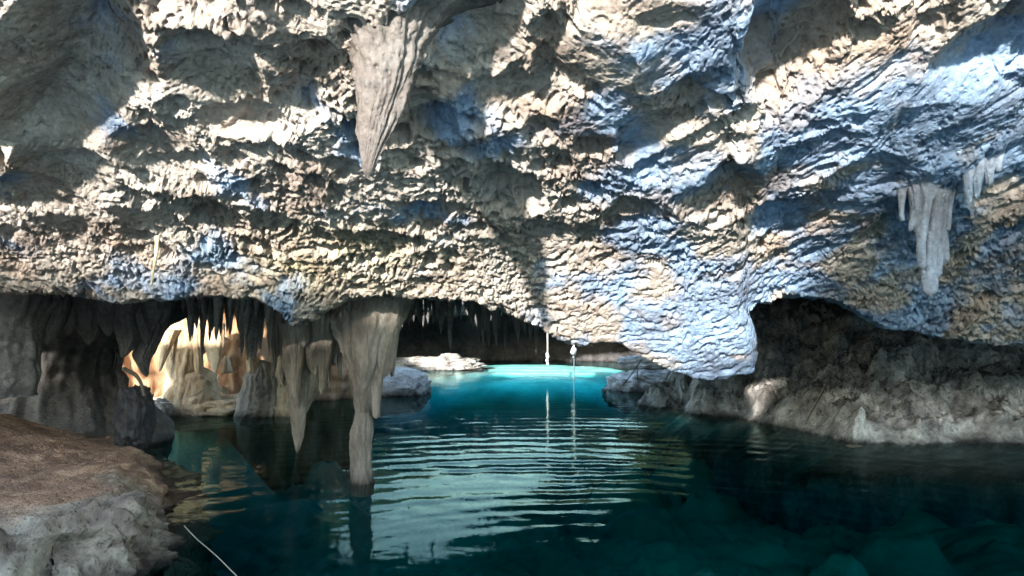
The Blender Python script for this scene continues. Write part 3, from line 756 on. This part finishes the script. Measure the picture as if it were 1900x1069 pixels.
tag(sf, 'sunlit brown and cream dripstone formation with fused columns and a hanging blade', 'dripstone')
md = lump('mound', (b.x - .05, b.y + .35, -.02), (.95, .55, .20), M['brown_drip'], 61, .25)
tag(md, 'low tan rock mound under the sunlit dripstone formation', 'rock')
c = on_water(398, 752); bl = lump('boulder', (c.x, c.y, .10), (.20, .18, .17), M['brown_drip'], 62, .2)
tag(bl, 'round tan boulder at the foot of the sunlit dripstone', 'rock')
c = on_water(300, 775); bl = lump('boulder', (c.x, c.y - .1, .05), (.16, .14, .16), M['wall'], 63, .25)
tag(bl, 'small dark boulder at the waterline left of the sunlit dripstone', 'rock')
c = on_water(318, 770); bl = lump('boulder', (c.x, c.y - .3, .06), (.10, .10, .17), M['wall'], 64, .2)
tag(bl, 'upright dark stone in the water before the sunlit dripstone', 'rock')
# rock slab at the corner of the left wall
bl = lump('boulder', tuple(V(250, 775, 6.2)), (.13, .15, .24), M['dark'], 65, .4, box=.8, freq=1.8)
tag(bl, 'dark upright boulder at the corner where bank meets water', 'rock')

# mound behind the column, shelf by the pool, ledges at the right
c = on_water(735, 735); o = lump('mound', (c.x - .1, c.y + .4, .05), (.56, .45, .36), M['grey_drip'], 66, .2)
tag(o, 'smooth grey mound of flowstone behind the foot of the tall column', 'rock')
c = on_water(620, 730); o = lump('mound', (c.x, c.y + .3, .05), (.45, .4, .22), M['grey_drip'], 67, .3)
tag(o, 'low grey mound in the shade behind the stalactite curtain', 'rock')
c = on_water(815, 690); o = lump('ledge', (c.x - .35, c.y + .9, .05), (1.25, .5, .23), M['rough'], 68, .35, 110, 70, 3.2)
tag(o, 'flat pale rock ledge on the far left side of the bright blue pool', 'rock')
o = lump('boulder', tuple(V(835, 664, c.y + .9)), (.26, .18, .10), M['rough'], 69, .5, freq=2.5, box=1.0)
tag(o, 'small pale stone lying on the ledge beside the bright pool', 'rock')
c = on_water(1235, 728); o = lump('ledge', (c.x + .1, c.y + .6, -.05), (1.0, .7, .36), M['rough'], 70, .25, 80, 50, 2.6)
tag(o, 'low tan rock ledge at the right edge of the bright pool', 'rock')
o = lump('ledge', tuple(V(1230, 672, 13.2)), (.72, .4, .12), M['rough'], 71, .35, 70, 40, 2.6)
tag(o, 'thin grey rock shelf jutting out above the ledge behind the hanging nose', 'rock')

# stalactites on the front ceiling
cD = float(ceil_pt(720, 60)[1]) + .05
p = V(715, 40, cD)
hs = empty('stalactite', p)
drip('cone', V(722, -30, cD), V(690, 330, cD - .06), .19, .012, M['ceiling'], hs, 81, tint=(.38, .39, .41), prof=[(0, .55), (.08, .30), (.18, .17), (.35, .115), (.55, .085), (.8, .045), (.94, .022), (1, .006)], flute=0.24, nth=110, nz=150, bend=0.03, ell=.8, knob=.25)
tag(hs, 'large smooth grey cone of a stalactite hanging from the upper ceiling', 'stalactite')
kD = float(ceil_pt(1728, 340)[1]) + .03
p = V(1730, 330, kD)
hs = empty('stalactite_cluster', p)
CL = [(1728, 1726, 300, 552, .055, 0), (1740, 1735, 305, 520, .05, .02), (1700, 1706, 320, 470, .03, -.03), (1752, 1745, 310, 490, .04, .03), (1672, 1678, 330, 412, .018, -.02), (1715, 1716, 325, 500, .03, -.05), (1690, 1692, 325, 430, .02, -.02), (1708, 1712, 320, 480, .03, .03), (1762, 1757, 320, 430, .025, 0)]
for i, (x0, x1, y0, y1, r0, dd) in enumerate(CL):
    drip('stalactite', V(x0, y0, kD + dd), V(x1, y1, kD + dd), r0, .012, M['ceiling'], hs, 90 + i, tint=(.72, .9, 1.2), prof=[(0, r0 * 1.4), (.3, r0 * .75), (.75, r0 * .55), (.95, r0 * .5), (1, r0 * .2)], flute=0.36, nth=44, nz=110, bend=0.04, flare=1.0)
tag(hs, 'pale fluted stalactite cluster hanging below the big bulge in the ceiling', 'stalactites')
kD = float(ceil_pt(1815, 310)[1]) - .07
hs = empty('stalactite_cluster', V(1815, 320, kD))
for i, (x0, x1, y0, y1, r0) in enumerate([(1795, 1797, 290, 382, .03), (1815, 1812, 280, 370, .035), (1835, 1835, 270, 345, .035), (1852, 1852, 265, 320, .025)]):
    drip('stalactite', V(x0, y0, kD + .02), V(x1, y1, kD + .02), r0, .01, M['ceiling'], hs, 120 + i, tint=(.68, .9, 1.25), flute=0.3, nth=32, nz=50, flare=.4)
tag(hs, 'row of short pale stalactites at the edge of the ceiling bulge', 'stalactites')
for i, (px, y0, y1, r0, lab) in enumerate([(465, -20, 12, .015, 'tiny white stalactite cut by the top edge of the picture')]):
    q = ceil_pt(px, y0); D = float(q[1])
    o = drip('stalactite', V(px, y0 - 15, D), V(px, y1, D - .02), r0, .008, M['ceiling_drip'], None, 130 + i, flute=0.3, nth=32, nz=60, flare=.8)
    tag(o, lab, 'stalactite')

# fringe of thin stalactites under the chamber roof, parts of that roof
rng = random.Random(7)
def fringe(n, x0, x1, d0, d1, l0, l1, r0, r1, mat, seed):
    for i in range(n):
        px = rng.uniform(x0, x1); D = rng.uniform(d0, d1)
        x = (px - 950) / F * D
        z = roof_z(x, D)
        if hole_at(x, D) > -0.12: continue
        L = rng.uniform(l0, l1) * rng.choice([.6, .8, 1, 1, 1.4]); r = rng.uniform(r0, r1)
        drip('stalactite', (x, D, z + .06), (x + rng.uniform(-.02, .02), D, z - L), r, .008, mat, ROOF, seed + i, flute=0.3, nth=14, nz=22, bend=.02)
fringe(120, 738, 1010, 6.3, 7.9, .30, .55, .03, .07, M['wall'], 200)
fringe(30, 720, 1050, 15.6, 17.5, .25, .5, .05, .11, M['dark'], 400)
fringe(100, 340, 560, 6.2, 8.0, .30, .60, .03, .075, M['grey_drip'], 500)

# ------------------------------------------------------------------ ropes, lines, roots, sticks
def rope(px, y0, y1, D, knots, label, into=False):
    base = V(px, y1, D)
    r = empty('hanging_rope', V(px, y0, D))
    tube('cord', [V(px, 540, D), V(px + 1, (y0 + y1) / 2, D), V(px, y1, D)], .012, M['rope'], r, 8, 8, wob=.15)
    for i, (ky, s) in enumerate(knots):
        lump('knot', tuple(V(px + (i % 2), ky, D)), (s, s, s * 1.1), M['rope'], 600 + i + px, .3, 18, 12, parent=r, box=1.0)
    tag(r, label, 'rope')
rope(1015, 620, 676, 15.0, [(657, .028), (662, .035), (669, .032), (675, .028)], 'short white rope with a knotted end hanging above the bright pool')
rope(1064, 630, 712, 14.6, [(646, .03), (650, .055), (653, .06), (656, .035), (663, .022)], 'long white knotted rope reaching down into the bright pool')
o = tube('guide_line', [V(284, 748, 8.4), V(330, 744, 8.3), V(380, 722, 8.3), V(415, 694, 8.6), V(440, 690, 9.2)], .005, M['wire'], None); tag(o, 'thin pale line slung in front of the sunlit dripstone', 'line')
o = tube('mooring_line', [V(342, 976, 3.75), V(365, 1000, 3.6), V(400, 1030, 3.35), V(445, 1075, 3.1)], .0028, M['wire'], None); tag(o, 'thin line running from the rock edge down into the dark water', 'line')
o = tube('hanging_root', [V(292, 440, 4.1), V(290, 470, 4.05), V(285, 500, 4.05), V(281, 530, 4.05)], .014, M['root'], None, taper=.35, wob=.2); tag(o, 'pale straight root hanging below the rim of the ceiling', 'root')
o = tube('hanging_root', [V(318, 92, 3.25), V(335, 112, 3.2), V(360, 140, 3.18)], .009, M['root'], None, taper=.6, wob=.1); tag(o, 'straight pale root slanting across the smooth blue patch of ceiling', 'root')
o = tube('dead_branch', [V(230, 685, 6.0), V(250, 695, 5.9), V(262, 712, 5.9), V(268, 735, 5.9)], .02, M['stick'], None, taper=.6); tag(o, 'dark curved branch leaning on the grey left wall', 'branch')
o = tube('dead_branch', [V(1190, 668, 11.2), V(1175, 690, 11.2), V(1150, 722, 11.2)], .012, M['stick'], None, taper=.5); tag(o, 'thin dark stick slanting into the water by the right ledge', 'stick')
o = tube('dead_branch', [V(1182, 680, 11.4), V(1183, 700, 11.4), V(1186, 724, 11.4)], .010, M['stick'], None, taper=.5); tag(o, 'thin upright stick in front of the right ledge', 'stick')
o = tube('thin_line', [V(1535, 712, 7.6), V(1520, 740, 7.3), V(1500, 775, 7.0), V(1495, 788, 6.95)], .006, M['stick'], None); tag(o, 'thin dark line trailing over the knobbly bank', 'line')

# loose things on the bank and on the water
c = on_water(1585, 829)
o = lump('driftwood', (c.x, c.y, .006), (.07, .03, .010), M['stick'], 820, .4, 30, 16)
tag(o, 'small dark piece of driftwood floating off the knobbly bank', 'driftwood')

# ------------------------------------------------------------------ outside ground beyond the mouth, with added shade ridge and bounce shelf
def build_outside():
    x = np.arange(-34, 34, 0.3)[None, :]; y = np.arange(-34, 2.4, 0.3)[:, None]
    X = x + 0 * y; Y = y + 0 * x
    r = np.hypot(X, Y - 2)
    Z = 0.12 + 0.10 * fbm(X * 0.5, Y * 0.5, octaves=4, seed=141) + 0.5 * sstep(8, 16, r) - 2.2 * sstep(0.9, 2.3, Y)  # pale shelf behind the camera, added to bounce fill light onto the ceiling
    # added unseen ridge towards the sun, its crest shaped to shade the lower cave
    hx, hy = to_sun.x / math.cos(SUN_EL), to_sun.y / math.cos(SUN_EL)
    s_ = X * hx + Y * hy; u_ = -X * hy + Y * hx
    top = interp(u_, SHADE_RIDGE) + math.tan(SUN_EL) * 7 + 0.08 * fbm(X * 0.9, Y * 0.9, octaves=4, seed=142)
    Z = np.maximum(Z, (top + 1.5) * np.exp(-((s_ - 7) / 1.6) ** 4) - 1.5)
    o = mesh_obj('shore_ground_with_added_ridge_and_shelf', np.stack([X, Y, Z], -1), grid_faces(*X.shape), M['outside'])
    tag(o, 'pale limestone ground outside the cave mouth, with an added sun-blocking ridge and light-bouncing shelf', kind='structure')
def build_sky_block():  # unseen hill, added to block low sky and darken the lake reflections
    x = np.arange(-45, 45, 0.35)[None, :]; y = np.arange(25, 52, 0.35)[:, None]
    X = x + 0 * y; Y = y + 0 * x
    c1, c2, cr = worley(X * 0.45, Y * 0.45, 151); e1, e2, er = worley(X * 1.4, Y * 1.4, 152)
    h = interp(X, [(-45, 9), (-12, 9), (-8, 6), (-5, 3.0), (0, 2.4), (6, 3.0), (9, 6.5), (13, 9), (45, 9)])
    Z = 1.0 + h * sstep(25, 33, Y) + 1.6 * (1 - c1) * (0.4 + cr) + 0.6 * (1 - e1) + 0.5 * fbm(X * 2.5, Y * 2.5, octaves=4, seed=153)
    o = mesh_obj('sky_block_hill', np.stack([X, Y, Z], -1), grid_faces(*X.shape), rock_mat('sky_block_canopy', [(0.3, (0.02, 0.035, 0.02)), (0.5, (0.04, 0.065, 0.035)), (0.7, (0.07, 0.10, 0.06))], 2.0, 1.0, 6, 0.6))
    tag(o, 'added tree-covered hill beyond the skylight, hiding low sky from the lake', kind='structure')
build_sky_block()
SHADE_RIDGE = [(-30, 1.5), (-6.9, 1.5), (-6.5, 1.6), (-6.2, 2.3), (-5, 2.25), (-3.7, 2.25), (-2.7, 2.28), (-1.5, 2.25), (-0.9, 2.0), (0.1, 2.0), (0.3, 2.6), (0.8, 3.0), (2, 3.05), (30, 3.0)]
build_outside()
